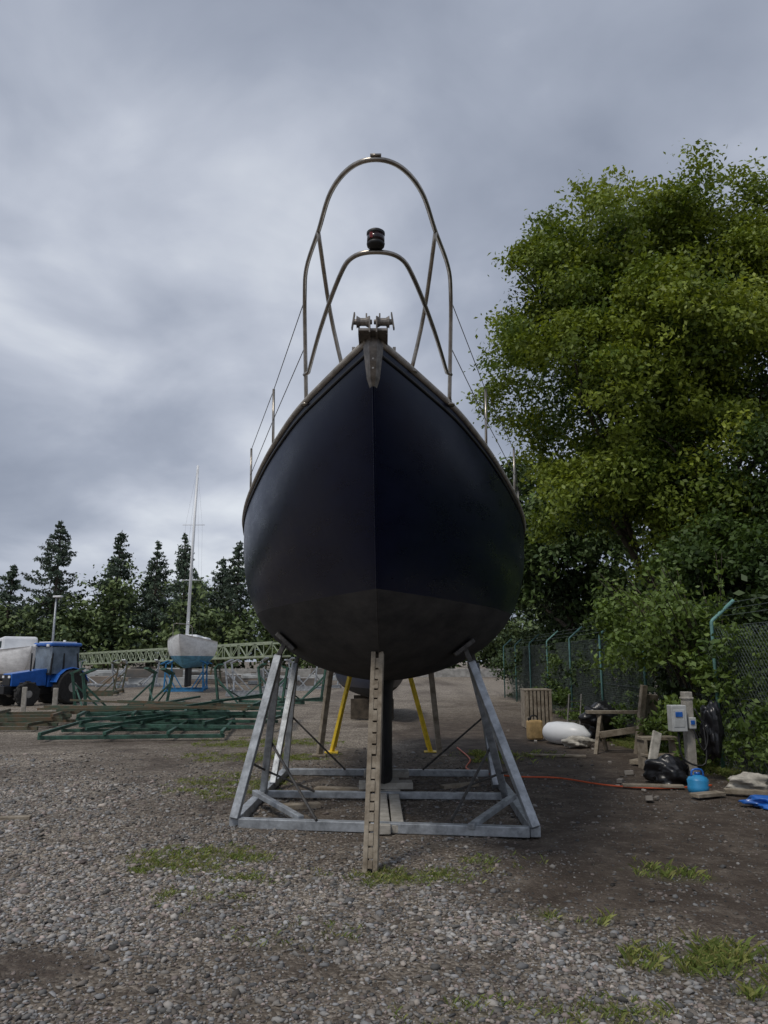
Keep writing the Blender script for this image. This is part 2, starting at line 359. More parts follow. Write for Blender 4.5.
# shrub over the fence
lob=[(4.75,12.4,2.05,.7,.8,.6),(4.35,11.4,1.8,.5,.6,.5),(4.3,13.4,2.2,.65,.7,.5),(4.6,11.3,1.0,.4,.8,.7),(4.25,10.75,.6,.22,.3,.4,.4),(3.95,12.3,1.75,.4,.5,.4,.6),(4.75,10.6,1.5,.3,.5,.6,.6),(4.75,9.9,.9,.2,.5,.6,.6)]
e=empty('shrub',(4.8,12,0))
P,O,C=crown(lob,9,9,15,.2,(.06,.105,.028),(.17,.24,.055),inner=.02)
shoots=[];sp_=[]
for q in range(46):
    t=Vector((rng.uniform(3.6,5),rng.uniform(10.6,13.8),rng.uniform(1.8,3.1)));b0=Vector((4.95,12+rng.normal()*.3,0))
    md=b0.lerp(t,.5)+Vector((.1,0,.35))
    shoots.append(tube([b0,md,t],[.018,.01,.003],5,4))
    for u in rng.uniform(.35,1,18):sp_.append(np.array(md.lerp(t,u))+rng.normal(0,.05,3))
sp_=np.array(sp_)
P=np.concatenate([P,sp_]);O=np.concatenate([O,rng.normal(0,.5,sp_.shape)]);C=np.concatenate([C,np.tile([.16,.23,.06],(len(sp_),1))])
par(leaves('foliage',P,O,.10,C,M_leaf),e)
V,F=join(shoots);obj('stems',V,F,M_bark,e,True)
lob=[]
for q in range(30):
    y=rng.uniform(7.5,24);lob.append((4.55+rng.normal()*.12,y,.15+rng.random()*.25,.18+rng.random()*.15,.3,.2+rng.random()*.3))
for q in range(14):
    y=rng.uniform(8.8,22);lob.append((4.75,y,.7+rng.random()*1.1,.2,.45,.4))
P,O,C=crown(lob,5,5,12,.12,(.05,.09,.022),(.14,.20,.05),inner=0)
k=P[:,2]>.02
leaves('fence_weeds',P[k],O[k],.075,C[k],M_leaf)
# distant trees
lob=[]
x=-130
while x<90:
    x+=rng.uniform(1.6,4.6);y=86+rng.normal()*4;h=6.5+rng.random()**1.5*6.5
    lob.append((x,y,h*.52,2.2+rng.random()*2.2,2.5,h*.5))
for q in range(46):
    x=-90+q*3.0+rng.normal();y=74+rng.normal()*2;h=3.6+rng.random()*5
    lob.append((x,y,h*.5,1.8+rng.random()*1.5,2.2,h*.5))
P,O,C=crown(lob,11,9,12,.9,(.06,.095,.04),(.17,.22,.075))
leaves('distant_trees',P,O,.5,C,M_far)
def pine(x,y,h,w):
    e=empty('pine_tree',(x,y,0));B=Vector((x,y,0));lx=rng.normal()*.3
    parts=[tube([B,B+Vector((lx*.5,0,h*.5)),B+Vector((lx,0,h))],[.25,.16,.03],8,3)]
    P=[];O=[];z=h*.16;asym=rng.random()*6.28;bk=rng.uniform(.8,1.15)
    while z<h*.995:
        t=(z/h-.16)/.84;ln=w*(1-t)**bk*rng.uniform(.7,1.15)+.15
        nb=rng.integers(5,9)
        for q in range(nb):
            a=rng.random()*6.283;l=ln*rng.uniform(.6,1.25)*(1+.22*math.cos(a-asym))
            if rng.random()<.14:continue
            d=Vector((math.cos(a),math.sin(a),0));s=Vector((x+lx*z/h,y,z));tip=s+d*l+Vector((0,0,l*rng.uniform(-.35,.15)))
            md=s.lerp(tip,.6)+Vector((0,0,-.15*l))
            if l>.8:parts.append(tube([s,md,tip],[.05,.03,.01],4,0))
            k=int(24*l)+5;u=rng.random(k)**.5
            p=np.array(s)*(1-u)[:,None]+np.array(tip)*u[:,None];p+=rng.normal(0,1,(k,3))*np.array([.22,.22,.12])*(1.1-.5*u)[:,None]*min(1,.35+l*.5)
            p[:,2]-=.15*np.sin(u*3.1)*l
            P.append(p);O.append(np.tile(np.array(d),(k,1)))
        z+=rng.uniform(.30,.62)*(1.2-.6*t)
    V,F=join(parts);obj('trunk',V,F,M_bark,e)
    P=np.concatenate(P);O=np.concatenate(O)
    C=np.array([.07,.10,.065])*rng.uniform(.6,1.5,(len(P),1))*rng.uniform(.8,1.2)  # grey-green needles, lightened in colour to stand in for distance haze
    par(leaves('needles',P,O,.34,C,M_needle,.4,.2),e)
for x,y,h,w in [(-32.4,75,15.2,4.4),(-27.2,76,14.4,4.2),(-22.8,76,13.3,3.9),(-19.4,75,14.0,3.5),(-15.0,77,13.4,3.4),(-38.6,78,11.2,3.8),(-17.2,81,12.4,3.4),(-25.3,83,12.2,3.6),(-44.5,78,13,4),(-11.5,80,11.6,3.6),(-35.4,83,11,3.2),(-30,84,12.4,3.5),(-21.2,84,11.0,3.3)]:
    pine(x,y,h,w)
# ---------------------------------------------------------------- main sailboat
SY=[4.38,4.6,5.0,5.3,6.0,7.0,8.0,9.0,10,11,12,13,13.8]
SHB=[.03,.15,.37,.53,.83,1.18,1.47,1.67,1.73,1.70,1.57,1.33,1.1]
SZS=[3.40,3.385,3.345,3.315,3.245,3.15,3.07,3.01,2.98,2.98,2.98,3.0,3.02]
SZB=[3.30,3.02,2.50,2.14,1.66,1.42,1.30,1.27,1.31,1.42,1.62,1.88,2.1]
def interp(xs,ys,x):
    xs=np.array(xs);ys=np.array(ys);m=np.gradient(ys,xs)
    i=int(np.clip(np.searchsorted(xs,x)-1,0,len(xs)-2));h=xs[i+1]-xs[i];t=min(1,max(0,(x-xs[i])/h))
    return float((2*t**3-3*t*t+1)*ys[i]+(t**3-2*t*t+t)*h*m[i]+(-2*t**3+3*t*t)*ys[i+1]+(t**3-t*t)*h*m[i+1])
def hb(y):return interp(SY,SHB,y)
def zs(y):return interp(SY,SZS,y)
def zb(y):return interp(SY,SZB,y)
def pq(y):
    t=min(1,max(0,(y-4.9)/3.7));t=t*t*(3-2*t);return 1.3+1.75*t,1.04+.78*t**1.3
def hw(y,z):
    p,q=pq(y);d=min(1,max(0,(zs(y)-z)/(zs(y)-zb(y))));return hb(y)*(1-d**p)**(1/q)
def xc(y):return -.068+.0158*(y-4.4)
boat=empty('sailboat',(0,9,0))
ys=np.concatenate([np.linspace(4.38,6,26),np.linspace(6.1,13.8,56)]);nd=44
M_hull=hullmat('navy_hull_paint',(.0016,.0030,.0165),(.048,.043,.038),2.0,.25,.24,.25,.0008,(.62,.76,1))
for side,nm in((-1,'hull_port_side'),(1,'hull_starboard_side')):
    V=[];F=[]
    for y in ys:
        p,q=pq(y);h=hb(y);a=zs(y);b=zb(y)
        for k in range(nd+1):
            d=math.sin(k/nd*math.pi/2)**(1 if k<nd else 1);w=h*(max(0,1-d**p))**(1/q)
            if k==nd:w=0
            V.append((xc(y)+side*w,y,a+(b-a)*d))
    m=nd+1
    for i in range(len(ys)-1):
        for k in range(nd):
            f=(i*m+k,(i+1)*m+k,(i+1)*m+k+1,i*m+k+1);F.append(f if side<0 else f[::-1])
    obj(nm,V,F,M_hull,boat,True)
V=[(xc(y),y,zb(y)+.006) for y in ys]
V_,F_=tube(V,.008,8);obj('stem_and_keel_line',V_,F_,M_hull,boat,True)
y=13.8;V=[(xc(y),y,zs(y))];
for s in(-1,1):
    for k in range(nd+1):
        d=math.sin(k/nd*math.pi/2) ;p,q=pq(y);z=zs(y)+(zb(y)-zs(y))*d;V.append((xc(y)+s*hb(y)*(max(0,1-d**p))**(1/q),y,z))
F=[(0,1+k,2+k) for k in range(nd)]+[(0,nd+3+k,nd+2+k) for k in range(nd)]
obj('transom',V,F,M_hull,boat)
V=[];F=[]
for i,y in enumerate(ys):
    for k in range(9):
        u=k/4-1;V.append((xc(y)+u*(hb(y)-.005),y,zs(y)-.01+.06*hb(y)*(1-u*u)))
for i in range(len(ys)-1):
    for k in range(8):F.append((i*9+k,i*9+k+1,(i+1)*9+k+1,(i+1)*9+k))
obj('deck',V,F,M_white,boat,True)
V,F=join([box((.05,9.6,3.2),(1.7,3.6,.42))]);obj('coachroof',V,F,M_white,boat,False,.12)
for s in(-1,1):
    pts=[(xc(y)+s*(hb(y)+.006),y,zs(y)+.018) for y in ys]
    V,F=tube(pts,.022,8);obj('toe_rail',V,F,M_toe,boat,True)
    pts=[(xc(y)+s*(hw(y,zs(y)-.05)+.006),y,zs(y)-.05) for y in ys]
    V,F=tube(pts,.011,6);obj('rubbing_strake',V,F,M_black,boat,True)
def foil(yc,chord,th,n=14):
    o=[]
    for k in range(n):
        t=k/(n-1);o.append((yc+chord*t,th*1.0*(2.6*(t**.5)*(1-t)**.9)*.5+.002))
    return o
def fin(name,lv,m,par_):
    V=[];F=[];n=14
    for z,y0,ch,th in lv:
        o=foil(y0,ch,th,n)
        V+=[(xc(y)+w,y,z) for y,w in o]+[(xc(y)-w,y,z) for y,w in o[::-1]]
    k=2*n
    for i in range(len(lv)-1):
        for j in range(k):F.append((i*k+j,i*k+(j+1)%k,(i+1)*k+(j+1)%k,(i+1)*k+j))
    F.append(tuple(range(k)));F.append(tuple((len(lv)-1)*k+j for j in range(k)))
    obj(name,V,F,m,par_,True)
M_keel=mat('antifouling_black',(.016,.016,.018),.6,0,.4,5,.2)
fin('keel',[(1.75,7.7,2.7,.42),(1.42,8.0,2.3,.32),(1.22,8.25,2.0,.19),(.9,8.4,1.8,.165),(.5,8.6,1.65,.165),(.16,8.75,1.5,.17)],M_keel,boat)
fin('rudder',[(2.1,12.6,.7,.1),(1.2,12.75,.55,.08),(.7,12.85,.45,.06)],M_keel,boat)
# pulpit
cx=-.045
def C_(lst,s=1):return [(cx+s*x,y,z) for x,y,z in lst]
half=[(-.52,5.27,3.33),(-.525,5.16,3.75),(-.52,5.02,4.05),(-.48,4.75,4.12),(-.365,4.35,4.15),(-.265,3.98,4.165),(-.14,3.76,4.17),(0,3.69,4.17)]
pts=C_(half)+C_(half[:-1][::-1],-1)
P1=[tube(pts,.0145,10,6)]
lh=[(-.49,5.1,3.5),(-.36,4.55,3.585),(-.215,4.05,3.665),(-.13,3.86,3.685),(0,3.81,3.69)]
P1.append(tube(C_(lh)+C_(lh[:-1][::-1],-1),.0135,10,6))
for s in(-1,1):
    P1.append(tube(C_([(-.37,4.36,4.15),(-.31,4.68,3.75),(-.225,4.78,3.38)],s),.0135,8,4))
    P1.append(tube(C_([(-.525,5.15,3.5),(-.49,5.1,3.5)],s),.0135,8))
    for b in((-.52,5.27,3.33),(-.225,4.78,3.39)):
        P1.append(lathe((cx+s*b[0],b[1],b[2]-.02),(0,0,1),[(0,.04),(.012,.04),(.02,.02),(.05,.018)],12))
P1.append(box((cx,3.69,4.187),(.06,.04,.01)))
V,F=join(P1);obj('pulpit',V,F,M_ss,boat,True)
V,F=join([lathe((cx,3.78,3.70),(0,0,1),[(0,.03),(.006,.047),(.02,.05),(.026,.045)],24),lathe((cx,3.78,3.768),(0,0,1),[(0,.045),(.004,.05),(.018,.05),(.026,.04),(.028,.01)],24),box((cx,3.828,3.74),(.07,.03,.085))])
obj('nav_light_housing',V,F,M_black,boat,True)
V,F=lathe((cx,3.78,3.724),(0,0,1),[(0,.048),(.046,.048)],24);obj('nav_light_lens',V,F,mat('dark_lens',(.02,.012,.014),.12,0,.5,30),boat,True)
V,F=join([box((cx-.022,3.741,3.75),(.022,.012,.035))]);obj('nav_light_red_sector',V,F,M_red,boat,False,.004)
bx=-.066
V=[];F=[]
prof=[(4.33,3.425,.065),(4.335,3.36,.06),(4.36,3.28,.05),(4.41,3.2,.04),(4.45,3.15,.022)]
for y,z,w in prof:
    V+=[(bx-w,y+w*1.1,z),(bx-w*.4,y-.012,z),(bx+w*.4,y-.012,z),(bx+w,y+w*1.1,z)]
for i in range(len(prof)-1):
    for k in range(3):F.append((i*4+k,i*4+k+1,i*4+k+5,i*4+k+4))
M_br=mat('dull_bronze_steel',(.2,.18,.16),.5,.6,.4,20)
obj('stem_plate',V,F,M_br,boat)
V,F=join([lathe((bx+dx_,4.318+.02*abs(dx_)/.03,z),(0,-1,0),[(0,.008),(.006,.006)],8) for dx_,z in((-.02,3.37),(.02,3.37),(0,3.28),(0,3.22))]);obj('stem_bolts',V,F,M_ss,boat)
bits=[box((bx,4.48,3.43),(.17,.5,.014)),box((bx-.02,4.38,3.45),(.008,.36,.1)),box((bx+.022,4.38,3.45),(.008,.36,.1)),box((bx-.085,4.42,3.45),(.008,.3,.07)),box((bx+.085,4.42,3.45),(.008,.3,.07))]
for s in(-1,1):
    bits.append(box((bx+s*.118,4.25,3.49),(.008,.04,.10),0,0,s*-.15))
    bits.append(lathe((bx+s*.12,4.25,3.485),(-s,0,0),[(0,.016),(.02,.018),(.022,.038),(.045,.024),(.075,.024),(.098,.038),(.1,.016),(.115,.014)],14))
    bits.append(lathe((bx+s*.04,4.27,3.52),(0,0,1),[(0,.005),(.03,.005)],6))
V,F=join(bits);obj('bow_roller',V,F,M_br,boat)
bits=[]
for s in(-1,1):
    y=4.95;bits.append(tube([(xc(y)+s*(hb(y)-.1),y-.1,zs(y)+.06),(xc(y)+s*(hb(y)-.06),y+.12,zs(y)+.06)],.013,8))
    bits.append(box((xc(y)+s*(hb(y)-.08),y,zs(y)+.03),(.03,.06,.05)))
    bits.append(box((xc(4.62)+s*.13,4.62,3.43),(.02,.12,.06)))
V,F=join(bits);obj('mooring_cleats',V,F,M_ss,boat)
st=[];ll=[]
SYs=[6.3,7.75,9.4,11,12.6]
for s in(-1,1):
    tops=[]
    for y in SYs:
        x=xc(y)+s*(hb(y)-.03);st.append(tube([(x,y,zs(y)),(x+s*.01,y,zs(y)+.6)],.0115,8));st.append(lathe((x,y,zs(y)),(0,0,1),[(0,.03),(.05,.018)],10));tops.append((x+s*.01,y,zs(y)+.59))
    for lo,st0 in((0,(cx+s*.525,5.05,4.02)),(-.28,(cx+s*.525,5.16,3.72))):
        a=st0
        for tpt in tops:
            b=(tpt[0],tpt[1],tpt[2]+lo);ll.append(tube([a,b],.0035,5));a=b
V,F=join(st);obj('stanchions',V,F,M_ss,boat,True)
V,F=join(ll);obj('lifelines',V,F,M_rod,boat)
# ---------------------------------------------------------------- main cradle
cr=empty('boat_cradle',(0,8.5,0))
FL=(-1.36,7.3,.05);FR=(1.30,6.92,.05);ML=(-1.32,8.75,.05);MR=(1.30,8.6,.05);BL=(-1.30,10.5,.05);BR=(1.42,10.35,.05)
base=[beam(FL,BL,.09,.09),beam(FR,BR,.09,.09),beam((-1.31,7.3,.05),(1.25,6.93,.05),.085,.085),beam((-1.275,8.75,.06),(1.30,8.6,.06),.07,.07),beam((-1.26,10.5,.05),(1.36,10.35,.05),.08,.08)]
V,F=join(base);obj('base_frame',V,F,M_galv,cr,False,.006)
def pad(y,z,s):
    w=hw(y,z);return Vector((xc(y)+s*w,y,z))
legs=[];pads=[];rods=[]
for s,A,B_,Cc in((-1,FL,ML,BL),(1,FR,MR,BR)):
    p1=pad(7.85 if s<0 else 7.6,1.70 if s<0 else 1.64,s);p2=pad(10.2,1.62,s)
    for P_,bs in((p1,(A,B_)),(p2,(Cc,))):
        y,z=P_.y,P_.z;e1=Vector((xc(y)+s*hw(y,z+.08),y,z+.08));e0=Vector((xc(y)+s*hw(y,z-.08),y,z-.08))
        tv=(e1-e0).normalized();nv=tv.cross(Vector((0,1,0))).normalized()
        if nv.x*s<0:nv=-nv
        c=P_+nv*.025
        pads.append(beam(c-nv*.02,c+nv*.025,.2,.24,tv))
        kk=c+nv*.12+Vector((0,0,-.06));pads.append(beam(c+nv*.02,kk,.05,.05,tv))
        for b in bs:
            legs.append(beam(Vector(b)+Vector((0,0,.03)),kk,.10,.075,(s,0,0)))
        if P_ is p2:legs.append(beam(Vector(B_)+Vector((-s*.03,.5,.03)),kk,.085,.07,(s,0,0)))
    k=Vector(A).lerp(p1,.3);rods.append(tube([k,Vector(B_).lerp(p1,.1)+Vector((0,0,.1)),Vector((s*.75,8.65,.1))],.012,6))
    rods.append(tube([Vector((s*.6,7.15,.1)),Vector(B_).lerp(p1,.35)],.014,6))
    rods.append(tube([Vector((s*.5,10.3,.1)),Vector(Cc).lerp(p2,.45)],.014,6))
    legs.append(beam(Vector((s*.75,A[1]+.02*s,.09)),Vector(A).lerp(Vector(B_),.65)+Vector((0,0,.11)),.06,.05))
V,F=join(legs);obj('inclined_legs',V,F,M_galv,cr,False,.006)
V,F=join(pads);obj('support_pads',V,F,M_rod,cr,False,.008)
V,F=join(rods);obj('brace_rods',V,F,M_rod,cr)
kb=empty('keel_blocks',(0,8,0))
bl=[box((.02,8.95,.125),(.6,.22,.07),.03),box((-.02,7.95,.05),(.12,1.9,.08),.02),box((.115,7.9,.045),(.11,1.7,.07),.01),box((.03,9.8,.125),(.55,.22,.07)),box((.03,9.5,.05),(.3,1.4,.08))]
V,F=join(bl);obj('timber_baulks',V,F,M_wood2,kb,False,.008)
V,F=join([box((-.9,8.2,.03),(.5,.12,.05),.3),box((-.5,9.2,.03),(.6,.14,.05),-.2),box((.9,9.5,.03),(.5,.1,.05),.5)]);obj('loose_timbers',V,F,M_wood,kb,False,.006)
# timber prop under bow
tp=empty('timber_prop',(-.09,6,0))
bot=Vector((-.098,5.9,-.02));y=6.3;topp=Vector((-.05,y,zb(y)+.01))
L_=(topp-bot).length;d=(topp-bot).normalized()
V,F=join([beam(bot+Vector((-.036,0,0)),topp+Vector((-.03,0,-.0)),.035,.09),beam(bot+Vector((.036,0,0)),topp+Vector((.03,0,0)),.035,.09)])
obj('side_planks',V,F,M_wood,tp,False,.004)
bb=[]
z=.03
while z<L_-.05:
    h=rng.uniform(.06,.1);a=bot+d*z;bb.append(beam(a,a+d*(h-.012),.036,.075+rng.uniform(0,.03)));z+=h
V,F=join(bb);obj('infill_blocks',V,F,M_wood,tp,False,.003)
# stern props
for x0,x1,y0,y1,m,nm in[(-.86,-.42,13,12.6,M_yel,'yellow_boat_prop'),(.77,.28,13,12.7,M_yel,'yellow_boat_prop'),(-1.03,-.78,12.6,12.2,M_wood,'wooden_boat_prop'),(.88,.68,12.5,12.1,M_wood,'wooden_boat_prop')]:
    zt=1.72+.2*abs(x1)
    wd_=.085 if m is not M_yel else .06
    parts=[beam((x0,y0,0),(x1,y1,zt),wd_,wd_),box((x1,y1,zt+.02),(.2,.2,.04)),box((x0,y0,.012),(.22,.22,.03))]
    if m is M_yel:parts.append(tube([(x0,y0+.9,0),((x0+x1)/2,y1+.3,.9)],.03,8))
    V,F=join(parts);obj(nm,V,F,m,None,False,.006)
# ---------------------------------------------------------------- generic small hull
def smallhull(name,loc,rz,Lh,B,zt,zbm,colm,par_,wl=None):
    V=[];F=[];n=24;nd=14
    for side in(-1,1):
        o=len(V)
        for i in range(n+1):
            t=i/n;h=B/2*min(1,(math.sin(min(1,t*1.25+.0)*math.pi/2)**.8))*(1-.25*max(0,t-.7)/.3);h=max(h,.01)
            a=zt+.25*(1-t)**2;b=zbm+(a-zbm)*(1-min(1,t*3.2))**2*.95;p=1.4+1.3*min(1,t*2);q=1.1+.5*min(1,t*2)
            for k in range(nd+1):
                dd=math.sin(k/nd*math.pi/2);V.append((side*h*max(0,1-dd**p)**(1/q),-Lh/2+Lh*t-.0,a+(b-a)*dd))
        for i in range(n):
            for k in range(nd):
                a=o+i*(nd+1)+k;f=(a,a+nd+1,a+nd+2,a+1);F.append(f if side<0 else f[::-1])
    m=nd+1
    for i in range(n):F.append((i*m,(i+1)*m,(n+1)*m+(i+1)*m,(n+1)*m+i*m))
    F.append(tuple(n*m+k for k in range(m))+tuple((n+1)*m+n*m+k for k in range(m-1,-1,-1)))
    V,F=xf((V,F),loc,rz);return obj(name,V,F,colm,par_,True)
BX,BY=-9.7,38.5
b2=empty('sailboat',(BX,BY,0))
M_h2=hullmat('white_hull',(.82,.83,.83),(.14,.36,.50),1.68,.3)
smallhull('hull',(BX,BY,0),.12,7.6,2.5,2.4,1.1,M_h2,b2)
V,F=join([box((BX,BY,2.52),(1.1,2.8,.35),.12),box((BX,BY+1.4,2.5),(1.3,1.9,.25),.12)]);obj('cabin',V,F,M_white,b2,False,.1)
V,F=join([box((BX,BY,.75),(.16,1.5,1.1),.12)]);obj('keel',V,F,M_keel,b2,False,.05)
my=BY-.6
rg=[tube([(BX,my,2.5),(BX+.14,my,11.3)],[.085,.06],8)]
for z in(5.4,8.2):rg.append(tube([(BX-.5,my,z),(BX+.62,my,z)],.016,6))
V,F=join(rg);obj('mast_and_spreaders',V,F,M_white,b2,True)
rg=[]
for s in(-1,1):
    rg.append(tube([(BX+s*.95,my+.2,2.4),(BX+.06+s*.52,my,5.4),(BX+.08+s*.42,my,8.2),(BX+.12,my,11.2)],.003,4))
rg.append(tube([(BX+.4,BY-3.7,2.7),(BX+.12,my,11.25)],.004,4));rg.append(tube([(BX-.4,BY+3.7,2.4),(BX+.12,my,11.25)],.003,4))
V,F=join(rg);obj('rigging',V,F,M_rod,b2)
pts=[(BX-.15,BY-2.6,2.55),(BX-.12,BY-2.7,3.05),(BX+.25,BY-3.8,3.1),(BX+.5,BY-3.8,3.1),(BX+.72,BY-2.7,3.05),(BX+.75,BY-2.6,2.55)]
V,F=tube(pts,.018,6,4);obj('pulpit',V,F,M_ss,b2,True)
def cradle(name,loc,rz,m,Lx=1.3,Ly=1.7,h=1.5,splay=.35):
    e=empty(name,loc);p=[]
    for y in(-Ly,0,Ly):p.append(beam((-Lx,y,.07),(Lx,y,.07),.09,.09))
    for s in(-1,1):
        p.append(beam((s*(Lx-.05),-Ly+.05,.16),(s*(Lx-.05),Ly-.05,.16),.08,.08))
        for y in(-Ly*.8,Ly*.8):
            p.append(beam((s*Lx*.95,y,.1),(s*(Lx+splay*.3),y,h),.07,.07));p.append(beam((s*Lx*.35,y,.1),(s*(Lx+splay*.2),y,h*.75),.05,.05))
            p.append(beam((s*(Lx-.2),y-.1,h+.1),(s*(Lx+.12),y+.1,h-.05),.2,.05))
            p.append(tube([(s*Lx*.95,y,h*.55),(s*Lx*.9,0,.15)],.025,6))
    V,F=join([xf(q,loc,rz) for q in p]);obj('frame',V,F,m,e)
M_bluep=mat('blue_steel',(.03,.2,.42),.5,0,.3,6)
cradle('boat_cradle',(BX,BY-.3,0),.15,M_bluep,.95,1.5,1.35,-.3)
cradle('boat_cradle',(-7.6,22.5,0),.5,M_green,1.1,1.4,1.15)
cradle('boat_cradle',(-3.9,27,0),-.4,M_green,1.3,1.7,1.25)
cradle('boat_cradle',(-12.9,34,0),.2,M_rust,1.3,1.8,1.3)
cradle('boat_cradle',(-5.4,34,0),.1,M_galv,1.3,1.8,1.4)
cradle('boat_cradle',(-15.0,44,0),.9,M_galv,1.4,2,1.4)
cradle('boat_cradle',(-4.2,40,0),-.3,M_galv,1.4,2,1.5)
cradle('boat_cradle',(-20,47,0),.3,M_green,1.4,2,1.5)
fr=empty('stacked_steel_frames',(-4.6,16.5,0));p=[]
for k,(x,y,rz,lx,ly) in enumerate([(-4.9,16.3,.12,1.7,1.5),(-4.2,17.3,-.1,1.9,1.4),(-5.3,18.4,.25,1.6,1.6),(-3.6,18.2,.05,1.4,1.5)]):
    z=.08+.1*k;q=[beam((-lx,-ly,z),(lx,-ly,z),.07,.07),beam((-lx,ly,z),(lx,ly,z),.07,.07),beam((-lx,0,z),(lx,0,z),.06,.06)]
    for s in(-1,-.3,.4,1):q.append(beam((s*lx*.97,-ly-.1,z+.072),(s*lx*.97,ly+.1,z+.072),.06,.06))
    q.append(beam((-lx*.5,-ly,z+.15),(lx*.6,ly*.8,z+.3),.05,.05))
    p+=[xf(b,(x,y,0),rz) for b in q]
V,F=join(p);obj('frames',V,F,M_green,fr,False,.005)
p=[]
for q in range(10):
    x=rng.uniform(-6.4,-2.8);y=rng.uniform(15.4,19);a=rng.normal()*.35;l=rng.uniform(.8,1.8);p.append(beam((x-l*math.cos(a),y-l*math.sin(a)*.5,.47+rng.random()*.1),(x+l*math.cos(a),y+l*math.sin(a)*.5,.45+rng.random()*.12),.045,.045))
V,F=join(p);obj('loose_bars',V,F,M_rust,fr)
fr=empty('stacked_steel_frames',(-9,17,0));p=[]
for k in range(2):
    q=[beam((-1.6,y,.08+.17*k),(1.6,y,.08+.17*k),.07,.07) for y in(-1,0,1)]+[beam((s,-1.1,.155+.17*k),(s,1.1,.155+.17*k),.06,.06) for s in(-1.4,0,1.4)]
    p+=[xf(b,(-8.9+.2*k,17.6,0),.2*k) for b in q]
V,F=join(p);obj('frames',V,F,M_rust,fr)
for x,y in((-9.9,21.5),(-8.75,20.8)):
    V,F=box((x,y,.38),(.12,.12,.76),.3);obj('timber_post',V,F,M_wood2,None,False,.01)
V,F=box((-3.85,7.55,.03),(1.0,.09,.03),.2);obj('timber_plank',V,F,M_wood,None,False,.004)
# ---------------------------------------------------------------- tractor
T=empty('tractor',(-11.6,26.5,0));TR=R(236)
def tp_(parts,name,m,bev=0,sm=False):
    V,F=join([xf(q,(-11.6,26.5,0),TR,.86) for q in parts]);return obj(name,V,F,m,T,sm,bev)
ty=[];hub=[]
for x,r,w,yy in((-.75,.68,.4,.68),(1.05,.46,.28,.66)):
    for s in(-1,1):
        c=(x,s*yy-w/2,r);ty.append(lathe(c,(0,1,0),[(0,r*.55),(0,r*.9),(w*.15,r),(w*.85,r),(w,r*.9),(w,r*.55)],26))
        for k in range(18):
            a=k*math.pi/9;ty.append(box((x+math.cos(a)*r*.99,s*yy+.06*(-1)**k,r+math.sin(a)*r*.99),(.07,w*.5,.06),0,0,-a))
        hub.append(lathe((x,s*yy-w/2-.005,r),(0,1,0),[(0,r*.2),(.03,r*.5),(w*.95,r*.5),(w+.01,r*.25)],18))
tp_(ty,'tyres',M_tyre);tp_(hub,'wheel_hubs',M_conc)
def wedge(x0,x1,w0,w1,z0,z1a,z1b):
    V=[(x0,-w0/2,z0),(x0,w0/2,z0),(x1,w1/2,z0),(x1,-w1/2,z0),(x0,-w0/2,z1a),(x0,w0/2,z1a),(x1,w1/2,z1b),(x1,-w1/2,z1b)]
    return V,[(3,2,1,0),(4,5,6,7),(0,1,5,4),(1,2,6,5),(2,3,7,6),(3,0,4,7)]
fen=[]
for s in(-1,1):
    for k in range(7):
        a=R(15+k*25);a2=R(15+(k+1)*25)
        if k<6:fen.append(beam((-.75+math.cos(a)*.75,s*.62,.68+math.sin(a)*.75),(-.75+math.cos(a2)*.75,s*.62,.68+math.sin(a2)*.75),.42,.04,(0,0,1)))
tp_([wedge(.1,1.5,.72,.6,.75,1.4,1.22)]+fen+[box((-.6,0,.95),(1.3,.75,.5))],'bonnet_and_fenders',M_blue,.03)
tp_([box((1.52,0,.98),(.04,.5,.4)),box((.6,0,.6),(1.7,.4,.35)),box((1.62,0,.62),(.3,.6,.3)),beam((1.05,-.6,.46),(1.05,.6,.46),.12,.12),tube([(.75,.28,1.3),(.75,.28,2.0)],.035,8)],'grille_and_chassis',M_black,.02)
cabf=[]
for s in(-1,1):
    for x0,x1 in((.12,.0),(-.45,-.45),(-1.15,-1.0)):cabf.append(beam((x0,s*.6,1.15),(x1,s*.52,2.28),.06,.06))
for x0,z in((.1,1.2),(-1.15,1.2)):cabf.append(beam((x0,-.6,z),(x0,.6,z),.08,.08))
tp_(cabf,'cab_pillars',M_black)
tp_([wedge(-1.12,.08,1.14,1.14,1.2,2.24,2.24)],'cab_glass',mat('cab_glass',(.16,.2,.24),.08,0,.4,2))
tp_([box((-.52,0,2.34),(1.4,1.24,.14))],'cab_roof',M_blue,.05)
tp_([box((.2,s*.45,2.3),(.06,.16,.1)) for s in(-1,1)]+[lathe((-.6,.3,2.4),(0,0,1),[(0,.06),(.12,.05)],10),box((1.54,.2,1.1),(.03,.14,.09)),box((1.54,-.2,1.1),(.03,.14,.09)),box((-.52,0,2.43),(1.1,.9,.05))],'lamps',M_white,.01)
# white motorboat on left
mb=empty('motorboat',(-16.5,33,0))
smallhull('hull',(-16.4,34,0),.7,6,2.6,1.8,.6,hullmat('mb_hull',(.82,.82,.82),(.25,.26,.28),.9,.3),mb)
V,F=wedge(-1,1,1.5,1.2,1.6,2.5,2.4);V,F=xf((V,F),(-16.5,34.4,0),.7+1.57)
obj('wheelhouse',V,F,M_white,mb,False,.12)
V,F=wedge(-.9,1.02,1.53,1.28,2.0,2.3,2.3);V,F=xf((V,F),(-16.5,34.4,0),.7+1.57);obj('wheelhouse_windows',V,F,M_glass,mb,False,.02)
V,F=join([box((-16.5,34,.3),(1.2,3,.6),.7)]);obj('support_blocks',V,F,M_wood,mb,False,.02)
